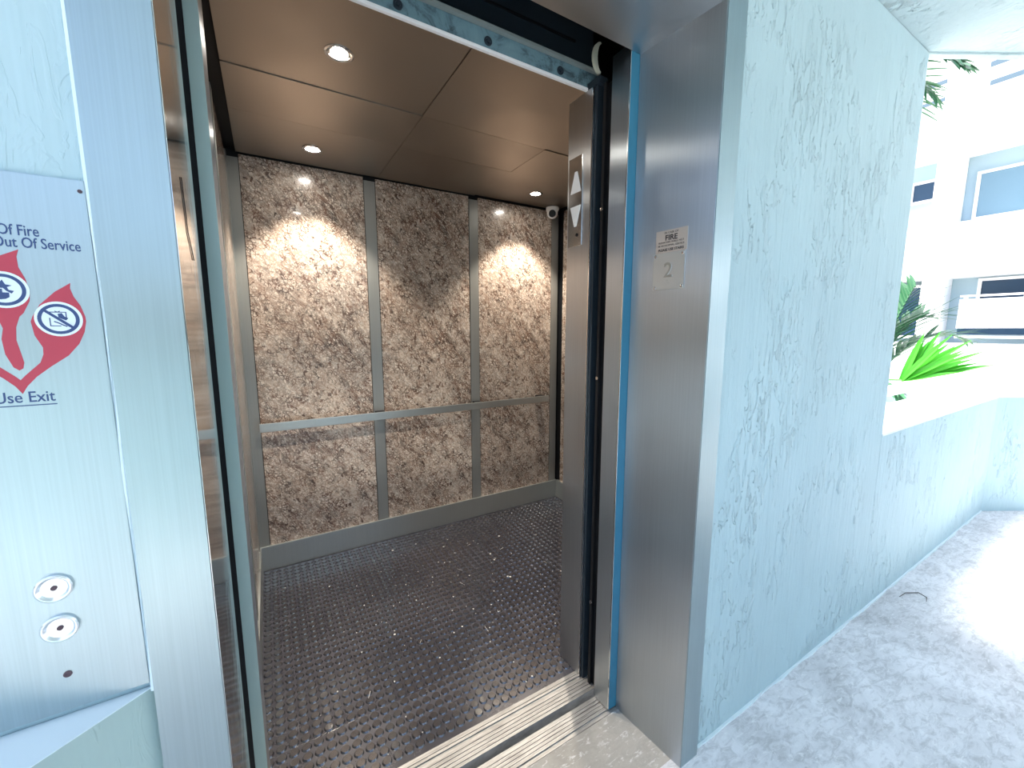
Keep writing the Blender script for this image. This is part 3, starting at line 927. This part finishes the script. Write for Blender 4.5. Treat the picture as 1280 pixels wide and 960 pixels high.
for k, (z0, z1) in enumerate(levels):
    if k == 1:
        continue
    window(1.2, 2.95, z0 + 0.08, z1 - 0.36, XB + 0.548)
    window(-0.3, 1.0, z0 + 0.08, z1 - 0.36, XB + 0.548)
    window(3.52, 4.0, z0 + 0.62, z1 - 0.36, XB + 0.30, 'glass_dark')
    window(-3.6, -1.4, z0 + 0.08, z1 - 0.36, XB + 0.548)
    window(6.2, 8.2, z0 + 0.08, z1 - 0.36, XB + 0.548)
    window(9.2, 11.3, z0 + 0.08, z1 - 0.36, XB + 0.548)
# shelf bringing the small left window forward in its recess
for k, (z0, z1) in enumerate(levels):
    if k != 1:
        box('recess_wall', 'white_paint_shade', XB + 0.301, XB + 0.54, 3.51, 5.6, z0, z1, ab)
# lower storey: gallery with white balcony wall, rail and dark windows behind
z0, z1 = levels[1]
window(1.2, 2.70, z0 + 0.95, z1 - 0.03, XB + 0.548, 'glass_dark')
window(-0.4, 1.0, z0 + 0.95, z1 - 0.03, XB + 0.548, 'glass_dark')
window(3.55, 5.5, z0 + 0.1, z1 - 0.1, XB + 0.40, 'glass_dark')
box('balcony_wall', 'white_paint', XB - 0.02, XB + 0.10, -0.5, 2.84, z0 + 0.34, z0 + 0.98, ab)
box('balcony_rail', 'white_paint', XB - 0.02, XB + 0.05, -0.5, 2.84, z0 + 1.03, z0 + 1.07, ab)
for y in (0.1, 1.0, 1.9, 2.75):
    box('rail_post', 'white_paint', XB - 0.01, XB + 0.04, y - 0.03, y + 0.03, z0 + 0.98, z0 + 1.03, ab)
box('shadow_gap', 'glass_dark', XB + 0.10, XB + 0.11, -0.5, 2.84, z0 + 0.20, z0 + 0.34, ab)  # dark sheet painted in for the shade of the gap
box('lower_rail', 'white_paint', XB - 0.06, XB, -0.5, 2.84, z0 + 0.12, z0 + 0.17, ab)

# ------------------------------------------------------------------ palms
def leaflet_mesh(length, width, droop, m):
    s = MB()
    nseg = 5
    L, R, Cc = [], [], []
    for i in range(nseg + 1):
        t = i / nseg
        wv = width * (math.sin(math.pi * min(1, 0.25 + 0.75 * t)) ** 0.8) * (1 if t < 1 else 0.02) + 0.001
        z = -droop * t * t
        Cc.append(s.bm.verts.new((length * t, 0, z)))
        L.append(s.bm.verts.new((length * t, wv / 2, z + wv * 0.25)))
        R.append(s.bm.verts.new((length * t, -wv / 2, z + wv * 0.25)))
    for i in range(nseg):
        s.bm.faces.new((Cc[i], Cc[i + 1], L[i + 1], L[i]))
        s.bm.faces.new((R[i], R[i + 1], Cc[i + 1], Cc[i]))
    me = bpy.data.meshes.new('leaflet')
    s.bm.to_mesh(me)
    s.bm.free()
    me.materials.append(M[m])
    return me

LM = {k: [leaflet_mesh(1.0, 0.055, d, m) for d in (0.05, 0.18, 0.3)] for k, m in (('b', 'leaf_bright'), ('d', 'leaf_dark'))}
def add_frond(tree, base, tip, sag, nl, lmax, kind, fwd=0.65, wscale=1.0, start=0.2, up=Vector((0, 0, 1))):
    """rachis from base to tip, sag>0 arches up in the middle; leaflets both sides"""
    base, tip = Vector(base), Vector(tip)
    pts = []
    for i in range(9):
        t = i / 8
        pts.append(base.lerp(tip, t) + Vector((0, 0, sag * 4 * t * (1 - t))))
    fr_ = MB().tube(pts, [0.022 * (1 - 0.85 * i / 8) for i in range(9)], 6).build('frond', LM_m[kind], tree, True)
    ftr = wloc(fr_)
    for i in range(nl):
        t = start + (1 - start) * (i + 0.5) / nl
        k = min(7, int(t * 8))
        u = t * 8 - k
        p = pts[k].lerp(pts[k + 1], u)
        d = (pts[k + 1] - pts[k]).normalized()
        side = d.cross(up).normalized()
        ln = lmax * (0.45 + 0.75 * math.sin(math.pi * (0.15 + 0.8 * t))) * random.uniform(0.9, 1.1)
        for sg in (-1, 1):
            v = (d * (fwd + 0.5 * t) + side * sg * (1 - 0.4 * t) + up * random.uniform(0.0, 0.25)).normalized()
            z = (up - v * up.dot(v)).normalized()
            yv = z.cross(v)
            o = bpy.data.objects.new('leaflet', random.choice(LM[kind]))
            C.objects.link(o)
            o.parent = fr_
            rot = Matrix((v, yv, z)).transposed()
            o.matrix_local = Matrix.LocRotScale(p - ftr, rot.to_quaternion(), Vector((ln, wscale, ln)))
    return fr_
LM_m = {'b': 'leaf_bright', 'd': 'leaf_dark'}
random.seed(5)
pt = empty('palm_tree', (7.4, 2.5, -2.9))
tag(pt, 'green palm with bright fronds rising behind the low white railing', 'palm tree', 'palms beyond the parapet')
MB().tube([(7.4, 2.5, -2.9), (7.42, 2.5, -1.5), (7.4, 2.45, -0.2), (7.42, 2.38, 0.55)], [0.19, 0.15, 0.13, 0.12], 12).build('trunk', 'trunk', pt, True)
cr = Vector((7.42, 2.36, 0.6))
def add_fan(tree, base, tips, kind, wd):
    """fan leaf: petiole plus blades radiating from one point"""
    base = Vector(base)
    fr_ = MB().tube([cr, cr.lerp(base, 0.6) + Vector((0, 0, 0.03)), base], [0.02, 0.016, 0.012], 6).build('frond', LM_m[kind], tree, True)
    ftr = wloc(fr_)
    for i, tp in enumerate(tips):
        v = Vector(tp) - base
        ln = v.length
        v.normalize()
        face = Vector((-0.85, 0.15 * (-1) ** i, 0.5)).normalized()
        z = (face - v * face.dot(v)).normalized()
        yv = z.cross(v)
        o = bpy.data.objects.new('leaflet', LM[kind][0])
        C.objects.link(o)
        o.parent = fr_
        o.matrix_local = Matrix.LocRotScale(base - ftr, Matrix((v, yv, z)).transposed().to_quaternion(), Vector((ln, wd, ln)))
    return fr_
fan = []
for i in range(17):
    u = i / 16
    rr = 0.62 + 0.38 * u + (0.10 if i % 3 == 0 else -0.04)
    a = math.radians(74 - 62 * u)
    fan.append((7.35 + random.uniform(-0.12, 0.12), 2.0 - 0.80 * rr * math.cos(a), 0.72 + 0.92 * rr * math.sin(a)))
add_fan(pt, (7.40, 2.0, 0.70), fan, 'b', 1.5)
add_frond(pt, cr, (8.0, 2.15, 2.0), 0.10, 16, 0.50, 'd', 0.5, 1.0, 0.25)
add_frond(pt, cr, (8.2, 1.62, 1.25), 0.30, 14, 0.42, 'd', 0.7, 1.0, 0.2)
add_frond(pt, cr, (8.1, 1.95, 1.55), 0.30, 14, 0.5, 'd', 0.7, 1.0, 0.2)
add_frond(pt, cr, (6.9, 2.95, 1.5), 0.25, 13, 0.5, 'd', 0.7, 1.0, 0.2)
add_frond(pt, cr, (7.3, 1.85, 0.35), 0.16, 11, 0.35, 'd', 0.7, 1.0, 0.2)
pt2 = empty('palm_tree', (7.9, 3.2, -2.9))
tag(pt2, 'tall palm whose frond tips hang into the top corner of the opening', 'palm tree', 'palms beyond the parapet')
MB().tube([(7.9, 3.2, -2.9), (8.0, 3.15, 0), (7.9, 3.1, 2.5), (7.8, 3.05, 4.7)], [0.2, 0.16, 0.14, 0.12], 12).build('trunk', 'trunk', pt2, True)
cr2 = Vector((7.8, 3.05, 4.75))
add_frond(pt2, cr2, (7.7, 2.12, 4.40), 0.30, 20, 0.42, 'd', 0.6, 0.8, 0.2)
add_frond(pt2, cr2, (7.6, 1.86, 4.62), 0.34, 30, 0.42, 'd', 0.75, 1.2, 0.3)
add_frond(pt2, cr2, (7.3, 2.15, 5.1), 0.3, 16, 0.55, 'd', 0.7, 0.9, 0.2)
add_frond(pt2, cr2, (7.2, 4.2, 4.6), 0.4, 14, 0.6, 'd', 0.7, 0.9, 0.2)
add_frond(pt2, cr2, (8.9, 2.6, 4.7), 0.4, 14, 0.6, 'd', 0.7, 0.9, 0.2)
